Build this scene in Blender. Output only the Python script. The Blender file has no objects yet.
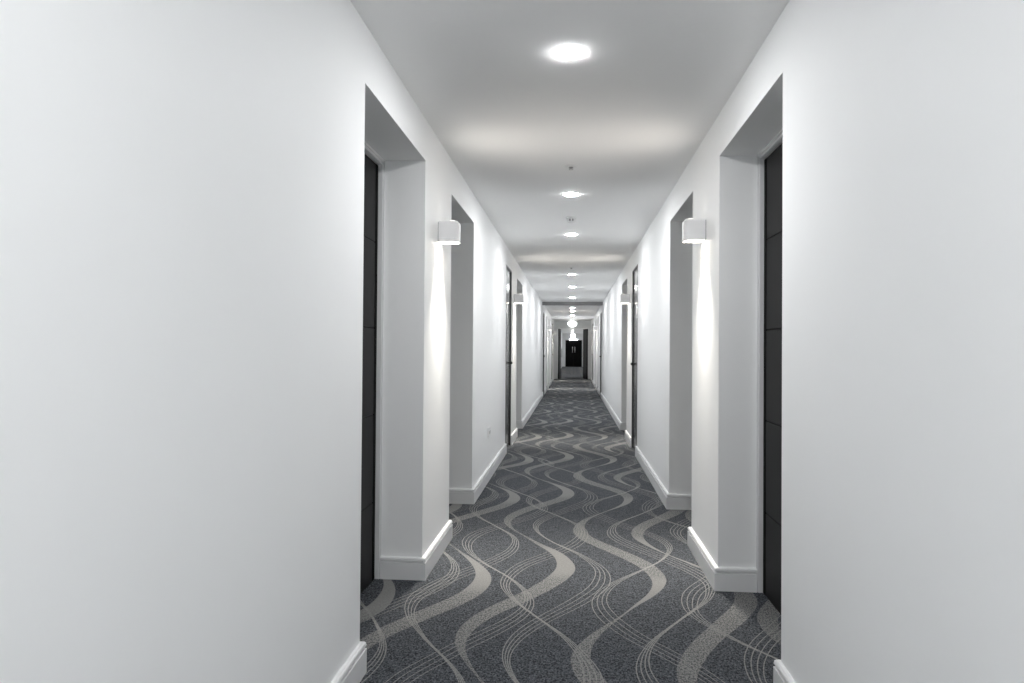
import bpy, bmesh, math
from mathutils import Vector, Matrix

scene = bpy.context.scene
COL = scene.collection
PI = math.pi

# ---------------------------------------------------------------- dimensions (metres)
WL, WR = 0.7766, 0.7336          # left and right wall distance from the lens axis
H = 2.4066                       # ceiling height
HEAD = 2.189                     # doorway soffit height
EYE = 1.2
Y_BACK, Y_END = -4.2, 51.2
RECS = {-1: 0.220, 1: 0.190}      # recess depth to the front of the door frame
DOORS = {-1: 0.245, 1: 0.214}    # recess depth to the door face
BB_H, BB_T = 0.115, 0.021

# ---------------------------------------------------------------- helpers
def link(o, parent=None):
    COL.objects.link(o)
    if parent is not None:
        o.parent = parent
    return o

def tag(o, label=None, cat=None, group=None, kind=None):
    if label: o['label'] = label
    if cat: o['category'] = cat
    if group: o['group'] = group
    if kind: o['kind'] = kind
    return o

def obj(name, bm, mat, parent=None, smooth=False, loc=None):
    me = bpy.data.meshes.new(name)
    bmesh.ops.recalc_face_normals(bm, faces=bm.faces)
    bm.to_mesh(me); bm.free()
    for m in (mat if isinstance(mat, (list, tuple)) else [mat]):
        me.materials.append(m)
    if smooth:
        for p in me.polygons: p.use_smooth = True
    o = bpy.data.objects.new(name, me)
    if loc: o.location = loc
    return link(o, parent)

def empty(name, loc=(0, 0, 0), rz=0.0):
    o = bpy.data.objects.new(name, None)
    o.empty_display_size = 0.1
    o.location = loc; o.rotation_euler = (0, 0, rz)
    return link(o)

def add_box(bm, x0, x1, y0, y1, z0, z1, bevel=0.0, seg=2, mi=0):
    if x0 > x1: x0, x1 = x1, x0
    if y0 > y1: y0, y1 = y1, y0
    vs = [bm.verts.new((x, y, z)) for x in (x0, x1) for y in (y0, y1) for z in (z0, z1)]
    idx = [(0, 1, 3, 2), (4, 6, 7, 5), (0, 4, 5, 1), (2, 3, 7, 6), (0, 2, 6, 4), (1, 5, 7, 3)]
    fs = [bm.faces.new([vs[i] for i in f]) for f in idx]
    for f in fs: f.material_index = mi
    if bevel > 0:
        es = set(e for f in fs for e in f.edges)
        bmesh.ops.bevel(bm, geom=list(es), offset=bevel, segments=seg, profile=0.5, affect='EDGES')
    return fs

def add_quad(bm, pts, mi=0):
    f = bm.faces.new([bm.verts.new(p) for p in pts]); f.material_index = mi
    return f

def add_lathe(bm, prof, n=40, loc=(0, 0, 0), mi=0, close=False):
    """prof: list of (r, z); spun round the z axis."""
    rings = []
    for r, z in prof:
        if r < 1e-6:
            rings.append([bm.verts.new((loc[0], loc[1], loc[2] + z))])
        else:
            rings.append([bm.verts.new((loc[0] + r * math.cos(2 * PI * k / n), loc[1] + r * math.sin(2 * PI * k / n), loc[2] + z)) for k in range(n)])
    pairs = list(zip(rings[:-1], rings[1:]))
    if close: pairs.append((rings[-1], rings[0]))
    for a, b in pairs:
        for k in range(n):
            k2 = (k + 1) % n
            if len(a) == 1 and len(b) == 1: continue
            if len(a) == 1: f = bm.faces.new((a[0], b[k], b[k2]))
            elif len(b) == 1: f = bm.faces.new((a[k], b[0], a[k2]))
            else: f = bm.faces.new((a[k], b[k], b[k2], a[k2]))
            f.material_index = mi; f.smooth = True

def add_cyl(bm, p0, p1, r, n=16):
    p0, p1 = Vector(p0), Vector(p1)
    d = p1 - p0
    q = d.to_track_quat('Z', 'Y')
    a, b = [], []
    for k in range(n):
        v = q @ Vector((r * math.cos(2 * PI * k / n), r * math.sin(2 * PI * k / n), 0))
        a.append(bm.verts.new(p0 + v)); b.append(bm.verts.new(p1 + v))
    for k in range(n):
        f = bm.faces.new((a[k], a[(k + 1) % n], b[(k + 1) % n], b[k])); f.smooth = True
    bm.faces.new(a); bm.faces.new(b)

def copy_tree(o, parent=None):
    c = o.copy(); COL.objects.link(c)
    if parent is not None: c.parent = parent
    for ch in list(o.children): copy_tree(ch, c)
    return c

# ---------------------------------------------------------------- materials
def new_mat(name):
    m = bpy.data.materials.new(name); m.use_nodes = True
    nt = m.node_tree
    return m, nt, nt.nodes['Principled BSDF']

def plain(name, col, rough=0.5, metal=0.0, spec=0.5, bump=0.0, bscale=60.0, vary=0.0, vscale=4.0):
    m, nt, b = new_mat(name)
    b.inputs['Base Color'].default_value = (*col, 1)
    b.inputs['Roughness'].default_value = rough
    b.inputs['Metallic'].default_value = metal
    b.inputs['Specular IOR Level'].default_value = spec
    if bump or vary:
        g = nt.nodes.new('ShaderNodeNewGeometry')
    if bump:
        n = nt.nodes.new('ShaderNodeTexNoise'); n.inputs['Scale'].default_value = bscale; n.inputs['Detail'].default_value = 4
        nt.links.new(g.outputs['Position'], n.inputs['Vector'])
        bp = nt.nodes.new('ShaderNodeBump'); bp.inputs['Strength'].default_value = bump; bp.inputs['Distance'].default_value = 0.004
        nt.links.new(n.outputs['Fac'], bp.inputs['Height']); nt.links.new(bp.outputs['Normal'], b.inputs['Normal'])
    if vary:
        n2 = nt.nodes.new('ShaderNodeTexNoise'); n2.inputs['Scale'].default_value = vscale; n2.inputs['Detail'].default_value = 5
        nt.links.new(g.outputs['Position'], n2.inputs['Vector'])
        mx = nt.nodes.new('ShaderNodeMix'); mx.data_type = 'RGBA'
        mx.inputs[6].default_value = (*[c * (1 - vary) for c in col], 1)
        mx.inputs[7].default_value = (*[min(1, c * (1 + vary)) for c in col], 1)
        nt.links.new(n2.outputs['Fac'], mx.inputs[0]); nt.links.new(mx.outputs[2], b.inputs['Base Color'])
    return m

def glow(name, col, strength):
    m, nt, b = new_mat(name)
    b.inputs['Base Color'].default_value = (0.8, 0.8, 0.8, 1)
    b.inputs['Emission Color'].default_value = (*col, 1)
    b.inputs['Emission Strength'].default_value = strength
    return m

M_WALL = plain('wall_paint', (0.895, 0.903, 0.905), 0.6, spec=0.25, bump=0.06, bscale=35, vary=0.012, vscale=2.5)
M_CEIL = plain('ceiling_paint', (0.94, 0.94, 0.938), 0.8, spec=0.1, bump=0.04, bscale=50)
M_TRIM = plain('trim_gloss_paint', (0.78, 0.785, 0.79), 0.35, spec=0.45, bump=0.02, bscale=90)
M_FRAME = plain('frame_gloss_paint', (0.72, 0.725, 0.73), 0.35, spec=0.45)
M_DOOR = plain('charcoal_door_laminate', (0.010, 0.010, 0.0105), 0.5, spec=0.15, bump=0.05, bscale=120, vary=0.12, vscale=9)
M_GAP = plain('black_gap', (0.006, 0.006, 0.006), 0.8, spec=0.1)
M_GLOSSD = plain('gloss_black_door', (0.11, 0.11, 0.11), 0.18, spec=0.6)
M_METAL = plain('satin_steel', (0.62, 0.62, 0.60), 0.3, metal=1.0)
M_DARKM = plain('dark_metal', (0.03, 0.03, 0.03), 0.35, metal=0.6)
M_FLUSHF = plain('bronze_frame', (0.07, 0.07, 0.07), 0.3, metal=0.5)
M_BEAM = plain('shaded_beam_grey', (0.30, 0.30, 0.30), 0.7, spec=0.1)  # dimness of the beam's shaded face put into its base colour
M_WHITE = plain('white_plastic', (0.82, 0.82, 0.82), 0.4)
M_SHADE = plain('sconce_white_enamel', (0.80, 0.80, 0.81), 0.45, spec=0.4)
M_GREY = plain('mid_grey_plastic', (0.30, 0.30, 0.30), 0.5)
M_SLOT = plain('dark_slot', (0.05, 0.05, 0.05), 0.6)
M_DOWN = glow('downlight_lens', (0.985, 0.99, 1.0), 440.0)
M_SCON = glow('sconce_lens', (1.0, 0.93, 0.80), 30.0)
M_SCON2 = glow('added_sconce_glow', (1.0, 0.93, 0.82), 4.0)  # glow added on top of the sconces, goes with the ceiling fill
M_GLOBE = glow('globe_glass', (0.96, 1.0, 0.98), 3.5)
M_PEND = glow('pendant_glass', (0.97, 1.0, 0.98), 8.0)
M_STRIP = glow('strip_lens', (1.0, 1.0, 1.0), 10.0)

# ---- carpet: charcoal pile with ribbons and bundles of thin lines that wave along the corridor
class N:
    """tiny expression helper on top of Math nodes"""
    nt = None
    def __init__(s, sock): s.s = sock
    @staticmethod
    def op(kind, *a, clamp=False):
        n = N.nt.nodes.new('ShaderNodeMath'); n.operation = kind; n.use_clamp = clamp
        for i, v in enumerate(a):
            if isinstance(v, N): N.nt.links.new(v.s, n.inputs[i])
            else: n.inputs[i].default_value = v
        return N(n.outputs[0])
    def __add__(s, o): return N.op('ADD', s, o)
    def __sub__(s, o): return N.op('SUBTRACT', s, o)
    def __mul__(s, o): return N.op('MULTIPLY', s, o)
    def __truediv__(s, o): return N.op('DIVIDE', s, o)

def carpet():
    m, nt, b = new_mat('waved_carpet'); N.nt = nt
    g = nt.nodes.new('ShaderNodeNewGeometry')
    sep = nt.nodes.new('ShaderNodeSeparateXYZ'); nt.links.new(g.outputs['Position'], sep.inputs[0])
    X, Y = N(sep.outputs[0]), N(sep.outputs[1])
    LP = 2.03
    def tex(scale, detail=2, rough=0.6, stretch=(1, 1, 1)):
        mp = nt.nodes.new('ShaderNodeMapping'); mp.inputs['Scale'].default_value = stretch
        nt.links.new(g.outputs['Position'], mp.inputs['Vector'])
        n = nt.nodes.new('ShaderNodeTexNoise'); n.inputs['Scale'].default_value = scale
        n.inputs['Detail'].default_value = detail; n.inputs['Roughness'].default_value = rough
        nt.links.new(mp.outputs[0], n.inputs['Vector'])
        return N(n.outputs['Fac'])
    def smooth(v, a, bb, o0=0.0, o1=1.0):
        n = nt.nodes.new('ShaderNodeMapRange'); n.interpolation_type = 'SMOOTHSTEP'
        nt.links.new(v.s, n.inputs[0])
        for i, q in zip((1, 2, 3, 4), (a, bb, o0, o1)): n.inputs[i].default_value = q
        return N(n.outputs[0])
    # slight hand-drawn irregularity of every curve
    wob = (tex(1.7, 1) - 0.5) * 0.05
    Xw = X + wob
    K = Y * (2 * PI / LP)
    def cosw(y0): return N.op('COSINE', K - 2 * PI * y0 / LP)
    fine = tex(95, 3, 0.8)
    fine2 = tex(150, 2, 0.8, (1.0, 0.55, 1.0))
    mid = tex(26, 4, 0.7)
    speck = smooth(fine2, 0.44, 0.57, 0.25, 1.0)
    def ribbon(c, A, yr, ythin, ysol, wmax=0.118, wmin=0.010):
        d = N.op('ABSOLUTE', Xw - (cosw(yr) * A + c))
        hw = N.op('POWER', cosw(ythin) * -0.499 + 0.5, 0.65) * ((wmax - wmin) / 2) + wmin / 2
        solid = smooth(cosw(ysol), 0.25, 0.85, 0.0, 0.85)
        return smooth(d - hw, -0.002, 0.002, 1.0, 0.0) * N.op('MAXIMUM', speck, solid)
    def bundle(c, A, yr, yc, s0=0.034, n=4, lw=0.0021):
        sp = cosw(yc) * (-s0 * 0.45) + s0 * 0.55
        u = (Xw - (cosw(yr) * A + c)) / sp
        inside = N.op('LESS_THAN', N.op('ABSOLUTE', u), n / 2)
        uu = u if n % 2 == 0 else u + 0.5
        fr = N.op('ABSOLUTE', N.op('FRACT', uu) - 0.5) * sp
        return smooth(fr, lw * 0.6, lw * 1.5, 1.0, 0.0) * inside
    ribs = [(-1.10, .21, 3.35, 3.9, 3.4), (-0.665, .205, 3.66, 4.27, 3.78), (-0.24, .21, 3.94, 4.62, 4.05),
            (0.25, .205, 3.79, 3.28, 3.52), (0.635, .21, 3.62, 4.22, 4.30), (1.07, .21, 4.15, 4.7, 4.2)]
    buns = [(-0.95, .20, 2.70, 3.1), (-0.84, .21, 3.76, 4.27), (-0.545, .20, 4.33, 4.80), (-0.43, .22, 3.37, 3.80),
            (-0.13, .21, 4.66, 3.20), (-0.04, .21, 3.81, 4.47), (0.36, .23, 4.40, 4.05), (0.485, .215, 3.72, 3.20),
            (0.78, .22, 4.40, 4.86), (0.90, .22, 3.68, 4.2)]
    def mx(lst):
        a = lst[0]
        for q in lst[1:]: a = N.op('MAXIMUM', a, q)
        return a
    R = mx([ribbon(*r) for r in ribs])
    Ln = mx([bundle(*q) for q in buns])
    pat = N.op('MAXIMUM', R * 0.85, Ln * smooth(fine, 0.38, 0.54, 0.55, 1.0))
    base = (fine - 0.5) * 3.0 + (fine2 - 0.5) * 2.4 + (mid - 0.5) * 0.9 + 0.36        # ~0..1 mottling
    cr = nt.nodes.new('ShaderNodeMix'); cr.data_type = 'RGBA'
    cr.inputs[6].default_value = (0.016, 0.018, 0.0215, 1); cr.inputs[7].default_value = (0.146, 0.156, 0.171, 1)
    N.nt.links.new(N.op('ADD', base, 0.0, clamp=True).s, cr.inputs[0])
    mix = nt.nodes.new('ShaderNodeMix'); mix.data_type = 'RGBA'
    nt.links.new(pat.s, mix.inputs[0]); nt.links.new(cr.outputs[2], mix.inputs[6])
    mix.inputs[7].default_value = (0.255, 0.253, 0.245, 1)
    nt.links.new(mix.outputs[2], b.inputs['Base Color'])
    b.inputs['Roughness'].default_value = 0.95
    b.inputs['Specular IOR Level'].default_value = 0.1
    bp = nt.nodes.new('ShaderNodeBump'); bp.inputs['Strength'].default_value = 0.5; bp.inputs['Distance'].default_value = 0.003
    nt.links.new(fine.s, bp.inputs['Height']); nt.links.new(bp.outputs['Normal'], b.inputs['Normal'])
    return m
M_CARPET = carpet()

# ---------------------------------------------------------------- openings along the corridor
# (y0, y1, kind): 'recess' = deep doorway with charcoal door, 'flush' = shallow gloss door
OPEN_ = [(2.562, 3.644, 'recess'), (4.443, 5.464, 'recess'), (8.16, 8.87, 'flush'), (9.76, 10.76, 'recess'),
         (18.35, 19.05, 'flush'), (20.45, 21.50, 'recess'), (22.30, 23.32, 'recess'), (26.05, 26.75, 'flush'),
         (27.95, 28.95, 'recess'), (38.4, 39.5, 'recess'), (40.4, 41.45, 'recess')]
FLUSH = 0.035

def build_wall(side):
    W = -WL if side < 0 else WR
    bm = bmesh.new()
    out = side
    y = Y_BACK
    for y0, y1, k in OPEN_:
        add_quad(bm, [(W, y, 0), (W, y0, 0), (W, y0, H), (W, y, H)])
        add_quad(bm, [(W, y0, HEAD), (W, y1, HEAD), (W, y1, H), (W, y0, H)])
        D = W + out * ((DOORS[side] + 0.06) if k == 'recess' else FLUSH + 0.05)
        add_quad(bm, [(W, y0, 0), (D, y0, 0), (D, y0, HEAD), (W, y0, HEAD)])
        add_quad(bm, [(W, y1, 0), (D, y1, 0), (D, y1, HEAD), (W, y1, HEAD)])
        add_quad(bm, [(W, y0, HEAD), (D, y0, HEAD), (D, y1, HEAD), (W, y1, HEAD)])
        add_quad(bm, [(D, y0, 0), (D, y1, 0), (D, y1, HEAD), (D, y0, HEAD)])
        y = y1
    add_quad(bm, [(W, y, 0), (W, Y_END, 0), (W, Y_END, H), (W, y, H)])
    bmesh.ops.remove_doubles(bm, verts=bm.verts, dist=1e-5)
    # slightly rounded plaster arrises
    o = obj('wall_left' if side < 0 else 'wall_right', bm, M_WALL)
    return tag(o, ('white painted left' if side < 0 else 'white painted right') + ' corridor wall with recessed doorways', 'wall', kind='structure')

wl = build_wall(-1); wr = build_wall(1)

def build_baseboard(side):
    W = -WL if side < 0 else WR
    s = -side                          # direction into the corridor
    prof = [(0.0, 0.0), (BB_T, 0.0), (BB_T, BB_H - 0.027), (BB_T - 0.013, BB_H - 0.026), (BB_T - 0.013, BB_H - 0.018), (BB_T - 0.001, BB_H - 0.016),
            (BB_T - 0.003, BB_H - 0.005), (BB_T - 0.008, BB_H), (0.0, BB_H)]
    bm = bmesh.new()
    def run(path):
        """sweep the profile along a plan polyline of (x, y, nx, ny) mitred points"""
        rings = [[bm.verts.new((x + nx * t, y + ny * t, z)) for t, z in prof] for x, y, nx, ny in path]
        for a, b in zip(rings[:-1], rings[1:]):
            for k in range(len(prof) - 1):
                bm.faces.new((a[k], a[k + 1], b[k + 1], b[k]))
        bm.faces.new(rings[0]); bm.faces.new(rings[-1])
    y = Y_BACK; startret = False
    segs = [o for o in OPEN_] + [(Y_END, None, 'end')]
    prev = None
    for y0, y1, k in segs:
        path = []
        if prev == 'recess':
            path += [(W - s * (RECS[side] - 0.002), y, 0, -1), (W, y, s, -1)]
        else:
            path += [(W, y, s, 0)]
        if k == 'recess':
            path += [(W, y0, s, 1), (W - s * (RECS[side] - 0.002), y0, 0, 1)]
        else:
            path += [(W, y0, s, 0)]
        run(path)
        y = y1; prev = k
    o = obj('baseboard_left' if side < 0 else 'baseboard_right', bm, M_TRIM)
    return tag(o, 'white grooved baseboard along the ' + ('left' if side < 0 else 'right') + ' wall', 'baseboard', kind='structure')
build_baseboard(-1); build_baseboard(1)

# floor, ceiling, ends
bm = bmesh.new(); XO = 1.15
add_box(bm, -XO, XO, Y_BACK - 0.1, Y_END + 0.1, -0.06, 0.0)
tag(obj('floor', bm, M_CARPET), 'charcoal carpet with waving pale ribbons and thin lines', 'floor', kind='structure')
bm = bmesh.new(); add_box(bm, -XO, XO, Y_BACK - 0.1, Y_END + 0.1, H, H + 0.06)
tag(obj('ceiling', bm, M_CEIL), 'smooth white corridor ceiling with a row of downlights', 'ceiling', kind='structure')
bm = bmesh.new(); add_box(bm, -WL, WR, Y_BACK - 0.1, Y_BACK, 0, H)
tag(obj('wall_back', bm, M_WALL), 'white end wall behind the viewpoint', 'wall', kind='structure')

# end wall with double door opening
DX0, DX1, DZ = -0.535, 0.645, 1.905
bm = bmesh.new()
add_box(bm, -WL, DX0 - 0.05, Y_END, Y_END + 0.1, 0, H)
add_box(bm, DX1 + 0.05, WR, Y_END, Y_END + 0.1, 0, H)
add_box(bm, DX0 - 0.05, DX1 + 0.05, Y_END, Y_END + 0.1, DZ + 0.05, H)
tag(obj('wall_end', bm, M_WALL), 'white wall around the dark double door at the far end', 'wall', kind='structure')

# ceiling downstand beams
for n_, (y0, y1, dz, lab) in enumerate(((17.75, 18.0, 0.072, 'shallow ceiling beam coloured as in shade, the nearer of two, ahead of the globe light'),
                                        (25.3, 25.5, 0.085, 'shallow white ceiling beam just before the first globe light'))):
    bm = bmesh.new(); add_box(bm, -WL, WR, y0, y1, H - dz, H)
    tag(obj('trim_%d' % (n_ + 1), bm, M_BEAM if n_ == 0 else M_CEIL), lab, 'beam', kind='structure')

# cross-corridor frame at 29.3 m with two open leaves
YX = 29.3
bm = bmesh.new()
add_box(bm, -WL, -0.62, YX, YX + 0.12, 0, H)
add_box(bm, 0.625, WR, YX, YX + 0.12, 0, H)
add_box(bm, -0.62, 0.625, YX, YX + 0.12, 2.10, H)
tag(obj('trim_3', bm, M_TRIM), 'white cross-corridor door frame far down the hall', 'door frame', kind='structure')

# ---------------------------------------------------------------- doors
ORD = {0: 'nearest', 1: 'second', 3: 'third', 5: 'fourth', 6: 'fifth', 8: 'sixth', 9: 'seventh', 10: 'eighth'}
def frame_bm(W, s, y0, y1, depth, fd, fw, zt):
    """U-shaped moulded frame just inside an opening; s points into the corridor"""
    bm = bmesh.new()
    xa = W - s * depth; xb = W - s * (depth + fd)
    add_box(bm, xa, xb, y0, y0 + fw, 0, zt, 0.004)
    add_box(bm, xa, xb, y1 - fw, y1, 0, zt, 0.004)
    add_box(bm, xa, xb, y0 + fw, y1 - fw, zt - fw, zt, 0.004)
    xc = W - s * (depth - 0.004)          # raised outer bead
    add_box(bm, xc, xa, y0, y0 + fw * 0.45, 0, zt, 0.003)
    add_box(bm, xc, xa, y1 - fw * 0.45, y1, 0, zt, 0.003)
    add_box(bm, xc, xa, y0 + fw * 0.45, y1 - fw * 0.45, zt - fw * 0.45, zt, 0.003)
    return bm

def leaf_bm(W, s, y0, y1, z0, z1, depth, grooves):
    """door leaf with horizontal V-grooves, one mesh"""
    bm = bmesh.new()
    xf = W - s * depth; xk = W - s * (depth + 0.044); g = 0.004
    zs = [z0]
    for z in grooves: zs += [z - g, z, z + g]
    zs.append(z1)
    xs = [xf] + [q for z in grooves for q in (xf, xf - s * 0.005, xf)] + [xf]
    a = [bm.verts.new((x, y0, z)) for x, z in zip(xs, zs)]
    b = [bm.verts.new((x, y1, z)) for x, z in zip(xs, zs)]
    for k in range(len(a) - 1): bm.faces.new((a[k], a[k + 1], b[k + 1], b[k]))
    ka = [bm.verts.new((xk, y0, z)) for z in (z0, z1)]; kb = [bm.verts.new((xk, y1, z)) for z in (z0, z1)]
    bm.faces.new((ka[0], ka[1], kb[1], kb[0]))
    bm.faces.new(a + [ka[1], ka[0]]); bm.faces.new(b + [kb[1], kb[0]])
    bm.faces.new((a[-1], b[-1], kb[1], ka[1])); bm.faces.new((a[0], b[0], kb[0], ka[0]))
    return bm

nd = 0
for i, (y0, y1, k) in enumerate(OPEN_):
    for side in (-1, 1):
        nd += 1
        W = -WL if side < 0 else WR
        s = -side
        sn = 'left' if side < 0 else 'right'
        if k == 'recess':
            fw = 0.026
            zt = HEAD
            bmL = leaf_bm(W, s, y0 + fw + 0.008, y1 - fw - 0.008, 0.006, zt - fw - 0.008, DOORS[side], (0.407, 0.860, 1.306, 1.750))
            d = obj('door_%d' % nd, bmL, M_DOOR)
            tag(d, 'charcoal grooved door in the %s recess of the %s wall' % (ORD[i], sn), 'door', kind='structure')
            obj('door_frame', frame_bm(W, s, y0 + 0.001, y1 - 0.001, RECS[side], 0.075, fw, zt - 0.001), M_FRAME, d)['label'] = 'white moulded door frame'
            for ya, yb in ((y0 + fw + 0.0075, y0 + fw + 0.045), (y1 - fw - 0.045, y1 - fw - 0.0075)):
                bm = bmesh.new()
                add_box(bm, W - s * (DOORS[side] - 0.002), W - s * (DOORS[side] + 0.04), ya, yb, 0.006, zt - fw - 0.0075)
                obj('gap_shade_strip', bm, M_GAP, d)['label'] = 'black strip standing in for the shaded door gap'  # black strip painted in for the shadowed gap beside the frame
            # lever: latch side faces the sconce pier's far side in alternate doors
            yl = y0 + 0.12 if i % 2 == 0 else y1 - 0.10
            dirn = 1 if i % 2 == 0 else -1
            bm = bmesh.new(); xf = W - s * DOORS[side]
            add_cyl(bm, (xf, yl, 1.06), (xf + s * 0.009, yl, 1.06), 0.026, 24)
            add_cyl(bm, (xf, yl, 1.06), (xf + s * 0.050, yl, 1.06), 0.009)
            add_cyl(bm, (xf + s * 0.045, yl - dirn * 0.008, 1.06), (xf + s * 0.045, yl + dirn * 0.12, 1.06), 0.009)
            obj('lever_handle', bm, M_METAL, d)['label'] = 'satin steel lever handle'
        else:
            lab = {2: 'near', 4: 'middle', 7: 'far'}[i]
            fw = 0.014
            d = obj('door_%d' % nd, leaf_bm(W, s, y0 + fw + 0.004, y1 - fw - 0.004, 0.01, HEAD - fw - 0.004, 0.014, ()), M_GLOSSD)
            tag(d, '%s narrow glossy grey service door flush in the %s wall' % (lab, sn), 'door', kind='structure')
            bm = bmesh.new()
            xa, xb = W + s * 0.003, W - s * 0.05
            add_box(bm, xa, xb, y0 + 0.001, y0 + fw, 0, HEAD - 0.001); add_box(bm, xa, xb, y1 - fw, y1 - 0.001, 0, HEAD - 0.001)
            add_box(bm, xa, xb, y0 + fw, y1 - fw, HEAD - fw, HEAD - 0.001)
            obj('door_frame', bm, M_FLUSHF, d)['label'] = 'thin dark metal frame'
            bm = bmesh.new(); xf = W - s * 0.014; yk = y1 - 0.10
            add_cyl(bm, (xf, yk, 1.035), (xf + s * 0.02, yk, 1.035), 0.010)
            add_lathe(bm, [(0.0, -0.018), (0.012, -0.013), (0.017, 0.0), (0.012, 0.013), (0.0, 0.018)], 16, (xf + s * 0.026, yk, 1.035))
            obj('door_knob', bm, M_DARKM, d)['label'] = 'round black knob'

# far double door
nd += 1
xm = (DX0 + DX1) / 2
bm = bmesh.new()
add_box(bm, DX0, xm - 0.004, Y_END + 0.03, Y_END + 0.075, 0.008, DZ, 0.004)
d = obj('door_%d' % nd, bm, M_GAP)
tag(d, 'left black leaf of the double door closing the far end', 'door', kind='structure', group='far end double door')
def pull(x, par):
    bm = bmesh.new()
    add_cyl(bm, (x, Y_END - 0.03, 1.02), (x, Y_END - 0.03, 1.44), 0.022)
    for z in (1.07, 1.39): add_cyl(bm, (x, Y_END - 0.03, z), (x, Y_END + 0.031, z), 0.012)
    obj('pull_handle', bm, M_METAL, par)['label'] = 'vertical bright steel pull bar'
pull(xm - 0.085, d)
bm = bmesh.new()
add_box(bm, DX0 - 0.05, DX0, Y_END - 0.015, Y_END + 0.1, 0, DZ + 0.05, 0.004)
add_box(bm, DX1, DX1 + 0.05, Y_END - 0.015, Y_END + 0.1, 0, DZ + 0.05, 0.004)
add_box(bm, DX0, DX1, Y_END - 0.015, Y_END + 0.1, DZ + 0.006, DZ + 0.05, 0.004)
tag(obj('trim_4', bm, M_FRAME), 'pale frame around the black double door at the far end', 'door frame', kind='structure')
nd += 1
bm = bmesh.new(); add_box(bm, xm + 0.004, DX1, Y_END + 0.03, Y_END + 0.075, 0.008, DZ, 0.004)
d = obj('door_%d' % nd, bm, M_GAP)
tag(d, 'right black leaf of the double door closing the far end', 'door', kind='structure', group='far end double door')
pull(xm + 0.085, d)

# open cross-corridor leaves
for (hx, ang, lab) in ((-0.615, math.radians(-5), 'dark door leaf standing open on the left of the cross-corridor frame'),
                       (0.62, math.radians(12), 'dark grey door leaf standing open on the right of the cross-corridor frame')):
    nd += 1
    bm = bmesh.new()
    sg = 1 if hx < 0 else -1
    add_box(bm, 0, sg * 0.05, 0, 0.70, 0.008, 2.085, 0.004)
    d = obj('door_%d' % nd, bm, M_DOOR, loc=(hx, YX + 0.13, 0))
    d.rotation_euler = (0, 0, ang)
    tag(d, lab, 'door', kind='structure')
    bm = bmesh.new()
    add_cyl(bm, (sg * 0.085, 0.62, 0.9), (sg * 0.085, 0.62, 1.25), 0.011)
    for z in (0.94, 1.21): add_cyl(bm, (sg * 0.085, 0.62, z), (sg * 0.048, 0.62, z), 0.008)
    obj('pull_handle', bm, M_METAL, d)['label'] = 'slim steel pull bar'

# ---------------------------------------------------------------- wall sconces
def make_sconce():
    """local frame: wall at x = 0, body into +x, centred on y = 0, z = 0 at the bottom"""
    r = empty('wall_sconce')
    bm = bmesh.new()
    D, Wd, Hh, t, R = 0.120, 0.100, 0.122, 0.006, 0.022
    def outline(inset, r_):
        x1, yh = D - inset, Wd / 2 - inset
        pts = [(0.004, -yh)]
        for cx, cy, a0 in ((x1 - r_, -yh + r_, -90), (x1 - r_, yh - r_, 0)):
            for q in range(7):
                a = math.radians(a0 + 90 * q / 6); pts.append((cx + r_ * math.cos(a), cy + r_ * math.sin(a)))
        pts.append((0.004, yh))
        return pts
    po, pi_ = outline(0, R), outline(t, R - t)
    e = 0.012
    lo = [bm.verts.new((x, y, 0)) for x, y in po]; hi = [bm.verts.new((x, y, Hh - e)) for x, y in po]
    ptop = outline(e * 0.8, R - e * 0.8); top = [bm.verts.new((x, y, Hh)) for x, y in ptop]
    li = [bm.verts.new((x, y, 0)) for x, y in pi_]; ui = [bm.verts.new((x, y, Hh - 0.03)) for x, y in pi_]
    n = len(po)
    for k in range(n):
        k2 = (k + 1) % n
        for a, b in ((lo, hi), (hi, top), (li, lo), (ui, li)):
            f = bm.faces.new((a[k], a[k2], b[k2], b[k]))
    bm.faces.new(top); bm.faces.new(ui)
    obj('lamp_shade', bm, M_SHADE, r)
    bm = bmesh.new(); add_box(bm, 0.0, 0.0045, -Wd / 2 + 0.006, Wd / 2 - 0.006, 0.003, Hh - 0.008)
    obj('back_plate', bm, M_GREY, r)  # grey and wide to block light and darken the shadow gap
    bm = bmesh.new(); pin = outline(t + 0.0008, R - t - 0.0008)
    a = [bm.verts.new((x, y, 0.004)) for x, y in pin]; b = [bm.verts.new((x, y, 0.010)) for x, y in pin]
    bm.faces.new(a); bm.faces.new(b)
    for k in range(n): bm.faces.new((a[k], a[(k + 1) % n], b[(k + 1) % n], b[k]))
    obj('diffuser', bm, M_SCON, r)['label'] = 'warm glowing underside lens'
    la = bpy.data.lights.new('sconce_lamp', 'AREA'); la.shape = 'DISK'; la.size = 0.06
    la.energy = SCONCE_W; la.color = (1.0, 0.94, 0.85); la.spread = math.radians(75)
    lo_ = bpy.data.objects.new('sconce_lamp', la); lo_.location = (0.062, 0, 0.002)
    link(lo_, r)
    bm = bmesh.new()
    add_box(bm, 0.072, 0.096, -0.040, 0.040, Hh - 0.001, Hh + 0.0015, 0.0005, 1)
    obj('added_top_glow', bm, M_SCON2, r)['label'] = 'added warm uplight slot to brighten the ceiling'
    lu = bpy.data.lights.new('added_uplamp', 'AREA'); lu.shape = 'RECTANGLE'; lu.size = 0.02; lu.size_y = 0.07  # uplamp added out of sight to lift the ceiling brightness
    lu.energy = UPFILL_W; lu.color = (1.0, 0.93, 0.84); lu.spread = math.radians(140)
    uo = bpy.data.objects.new('added_uplamp', lu); uo.location = (0.090, 0, Hh + 0.012); uo.rotation_euler = (0, math.radians(180 + 62), 0)
    link(uo, r)
    return r
SCONCE_W = 6.0
UPFILL_W = 0.8
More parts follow.
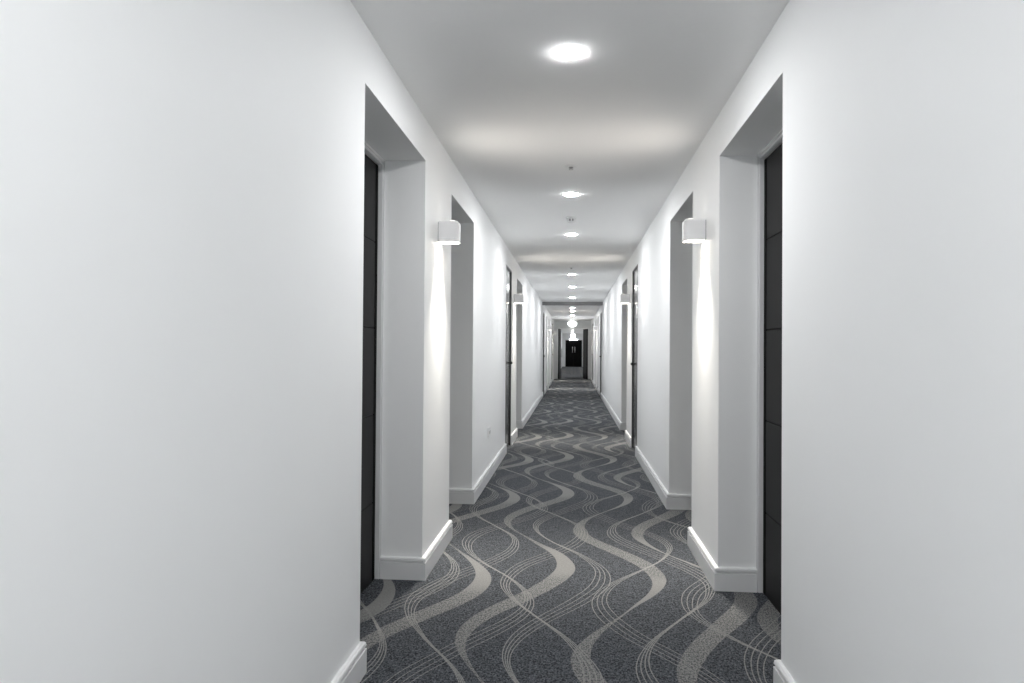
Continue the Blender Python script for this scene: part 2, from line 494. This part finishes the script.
sc_rows = [(4.044, 'nearest', 'between the first two doorways'), (9.34, 'second', 'between narrow grey door and third doorway'),
           (21.9, 'third', 'beyond the first ceiling beam'), (27.5, 'fourth', 'just before the cross-corridor frame'),
           (39.95, 'farthest', 'past the cross-corridor frame')]
proto = None
for (y, nm, where) in sc_rows:
    for side in (-1, 1):
        if proto is None: proto = o = make_sconce()
        else: o = copy_tree(proto)
        o.location = ((-WL if side < 0 else WR), y, 1.816)
        o.rotation_euler = (0, 0, 0 if side < 0 else PI)
        tag(o, 'white box sconce, %s on the %s wall, %s' % (nm, 'left' if side < 0 else 'right', where), 'wall light', 'white box wall sconces')

# ---------------------------------------------------------------- downlights
def make_down():
    r = empty('recessed_downlight')
    bm = bmesh.new()
    add_lathe(bm, [(0.0555, 0.0), (0.067, 0.0), (0.0665, -0.0004), (0.062, -0.0009), (0.0555, -0.0009)], 48, close=True)
    obj('trim_ring', bm, M_WHITE, r)
    bm = bmesh.new()
    add_lathe(bm, [(0.0, -0.0055), (0.024, -0.0054), (0.042, -0.0047), (0.052, -0.0033), (0.055, -0.0020), (0.056, -0.001), (0.056, -0.0005), (0.0, -0.0005)], 48)
    obj('lens', bm, M_DOWN, r)['label'] = 'bright white lens'
    return r
CX = -0.022
dl = [(33.2, 'added unseen round downlight just past the cross-corridor frame'), (36.6, 'added unseen round downlight between cross-corridor frame and pendant light'), (44.5, 'added tiny round downlight just past the far pendant light'), (48.3, 'added tiny round downlight nearest the far black double door'), (-1.6, 'added unseen round downlight behind the viewpoint, farther back of two'), (0.15, 'added unseen round downlight overhead just behind the viewpoint'),  # lamps added past the frame and behind the viewpoint to light those stretches
      (2.866, 'largest round ceiling downlight, nearest, before the first sprinkler'), (5.487, 'round ceiling downlight between the first sprinkler and the smoke detector'),
      (7.392, 'round ceiling downlight just past the smoke detector'), (11.31, 'round ceiling downlight just past the second sprinkler'),
      (13.56, 'middle one of three round downlights between second sprinkler and first beam'), (16.27, 'round ceiling downlight just ahead of the first ceiling beam'),
      (20.33, 'round ceiling downlight just behind the first ceiling beam'), (22.1, 'small round downlight midway between the two ceiling beams'),
      (24.74, 'small round downlight just ahead of the second ceiling beam')]
proto = None
for y, lab in dl:
    if proto is None: proto = o = make_down()
    else: o = copy_tree(proto)
    o.location = (CX, y, H)
    tag(o, lab, 'ceiling light', 'round recessed downlights')

# ---------------------------------------------------------------- sprinklers and smoke detector
def make_sprinkler():
    r = empty('fire_sprinkler')
    bm = bmesh.new()
    add_lathe(bm, [(0.0, 0.0), (0.040, 0.0), (0.040, -0.003), (0.034, -0.007), (0.020, -0.008), (0.0, -0.008)], 36)
    obj('cover_plate', bm, M_WHITE, r)
    bm = bmesh.new()
    add_lathe(bm, [(0.0, -0.007), (0.014, -0.007), (0.012, -0.012), (0.006, -0.015), (0.006, -0.019), (0.0, -0.020)], 24)
    for a in (0, PI):
        add_cyl(bm, (0.013 * math.cos(a), 0, -0.010), (0.010 * math.cos(a), 0, -0.025), 0.0018, 8)
    h = obj('sprinkler_head', bm, M_GREY, r); h['label'] = 'grey sprinkler head'
    bm = bmesh.new()
    add_lathe(bm, [(0.0, -0.023), (0.014, -0.0245), (0.014, -0.026), (0.0, -0.026)], 24)
    obj('deflector', bm, M_METAL, h)
    return r
s1 = make_sprinkler(); s1.location = (-0.020, 4.635, H)
tag(s1, 'small fire sprinkler between the two nearest downlights', 'sprinkler', 'ceiling sprinklers')
s2 = copy_tree(s1); s2.location = (-0.030, 10.35, H)
tag(s2, 'small fire sprinkler just ahead of the fourth downlight', 'sprinkler', 'ceiling sprinklers')

r = empty('smoke_detector', (CX, 6.42, H))
tag(r, 'white round smoke detector with dark vents between two downlights', 'smoke detector')
bm = bmesh.new(); add_lathe(bm, [(0.0, 0.0), (0.050, 0.0), (0.050, -0.014), (0.044, -0.020), (0.0, -0.020)], 40)
obj('base', bm, M_WHITE, r)
bm = bmesh.new(); add_lathe(bm, [(0.0, -0.0195), (0.030, -0.0195), (0.030, -0.044), (0.0, -0.044)], 40)
c = obj('sensing_chamber', bm, M_GREY, r); c['label'] = 'grey vent band'
bm = bmesh.new()
for k in range(8):
    a = 2 * PI * k / 8
    add_cyl(bm, (0.036 * math.cos(a), 0.036 * math.sin(a), -0.019), (0.034 * math.cos(a), 0.034 * math.sin(a), -0.046), 0.0055, 8)
add_lathe(bm, [(0.0, -0.058), (0.020, -0.056), (0.034, -0.049), (0.037, -0.043), (0.0, -0.043)], 40)
obj('vent_cap', bm, M_WHITE, r)

# ---------------------------------------------------------------- wall socket on the left wall
r = empty('wall_socket', (-WL, 6.53, 0.435))
tag(r, 'white square power socket low on the left wall past the second doorway', 'socket')
bm = bmesh.new(); add_box(bm, 0.0, 0.012, -0.073, 0.073, -0.044, 0.044, 0.003)
obj('face_plate', bm, M_WHITE, r)
for cy in (-0.034, 0.034):
    bm = bmesh.new()
    add_box(bm, 0.0115, 0.0126, cy - 0.013, cy + 0.013, -0.016, 0.010, 0.0004, 1)
    obj('outlet', bm, M_GREY, r)['label'] = 'dark outlet opening'
for cy in (-0.012, 0.012):
    bm = bmesh.new()
    add_box(bm, 0.0115, 0.0155, cy - 0.006, cy + 0.006, 0.022, 0.036, 0.001)
    obj('rocker_switch', bm, M_WHITE, r)

# ---------------------------------------------------------------- globe lights far down the hall
r = empty('globe_ceiling_light', (-0.03, 28.4, H))
tag(r, 'wide glowing bowl ceiling light just before the cross-corridor frame', 'ceiling light')
bm = bmesh.new(); add_lathe(bm, [(0.0, 0.0), (0.085, 0.0), (0.085, -0.018), (0.050, -0.05), (0.05, -0.075), (0.0, -0.075)], 40)
obj('canopy', bm, M_WHITE, r)
bm = bmesh.new(); add_lathe(bm, [(0.0, -0.06), (0.08, -0.062), (0.165, -0.085), (0.187, -0.13), (0.180, -0.19), (0.13, -0.25), (0.06, -0.285), (0.0, -0.295)], 48)
obj('glass_bowl', bm, M_GLOBE, r)
bm = bmesh.new(); add_lathe(bm, [(0.0, -0.29), (0.012, -0.294), (0.012, -0.306), (0.0, -0.315)], 20)
obj('finial', bm, M_METAL, r)

r = empty('pendant_light', (0.0, 41.0, H))
tag(r, 'glowing pendant lantern on a stem beyond the cross-corridor frame', 'pendant light')
bm = bmesh.new(); add_lathe(bm, [(0.0, 0.0), (0.07, 0.0), (0.06, -0.03), (0.02, -0.05), (0.0, -0.05)], 32)
obj('canopy', bm, M_WHITE, r)
bm = bmesh.new(); add_cyl(bm, (0, 0, -0.04), (0, 0, -0.30), 0.012, 16)
obj('stem', bm, M_WHITE, r)
bm = bmesh.new(); add_lathe(bm, [(0.0, -0.27), (0.07, -0.275), (0.14, -0.30), (0.145, -0.40), (0.12, -0.47), (0.05, -0.54), (0.0, -0.56)], 40)
obj('glass_shade', bm, M_PEND, r)

r = empty('strip_light', (xm - 0.02, Y_END - 0.016, DZ + 0.035))
tag(r, 'slim bright strip light fixed over the black double door', 'strip light')
bm = bmesh.new(); add_box(bm, -0.29, 0.29, -0.04, 0.0, 0.03, 0.05, 0.004); obj('housing', bm, M_WHITE, r)
bm = bmesh.new(); add_box(bm, -0.28, 0.28, -0.045, 0.0, -0.03, 0.031, 0.006); obj('lens', bm, M_STRIP, r)['label'] = 'glowing lens'

# ---------------------------------------------------------------- camera (solved from the photograph's lines)
f, yaw, pitch, roll = 706.78, 0.08606, 0.01152, 0.00727
cd = bpy.data.cameras.new('camera'); cam = bpy.data.objects.new('camera', cd); link(cam)
cd.sensor_fit = 'HORIZONTAL'; cd.sensor_width = 36.0; cd.lens = f / 1024 * 36.0
cd.clip_start = 0.02; cd.clip_end = 200
fwd = Vector((-math.sin(yaw) * math.cos(pitch), math.cos(yaw) * math.cos(pitch), math.sin(pitch)))
rt = Vector((math.cos(yaw), math.sin(yaw), 0)); up = rt.cross(fwd)
c_, s_ = math.cos(roll), math.sin(roll)
# picture turned clockwise by roll: camera turned counter-clockwise
rt2 = rt * c_ + up * s_
up2 = up * c_ - rt * s_
mw = Matrix((( rt2.x, up2.x, -fwd.x, 0), (rt2.y, up2.y, -fwd.y, 0), (rt2.z, up2.z, -fwd.z, EYE), (0, 0, 0, 1)))
cam.matrix_world = mw
scene.camera = cam

# ---------------------------------------------------------------- world and colour
w = bpy.data.worlds.new('world'); scene.world = w; w.use_nodes = True
w.node_tree.nodes['Background'].inputs['Color'].default_value = (0.02, 0.02, 0.02, 1)
vs = scene.view_settings
scene.display_settings.display_device = 'sRGB'
vs.view_transform = 'Standard'; vs.look = 'None'; vs.gamma = 1.0; vs.use_curve_mapping = False
vs.exposure = 0.2
cy = scene.cycles
cy.use_denoising = True
cy.max_bounces = 14; cy.diffuse_bounces = 10; cy.glossy_bounces = 4
cy.sample_clamp_indirect = 6.0
cy.caustics_reflective = False; cy.caustics_refractive = False
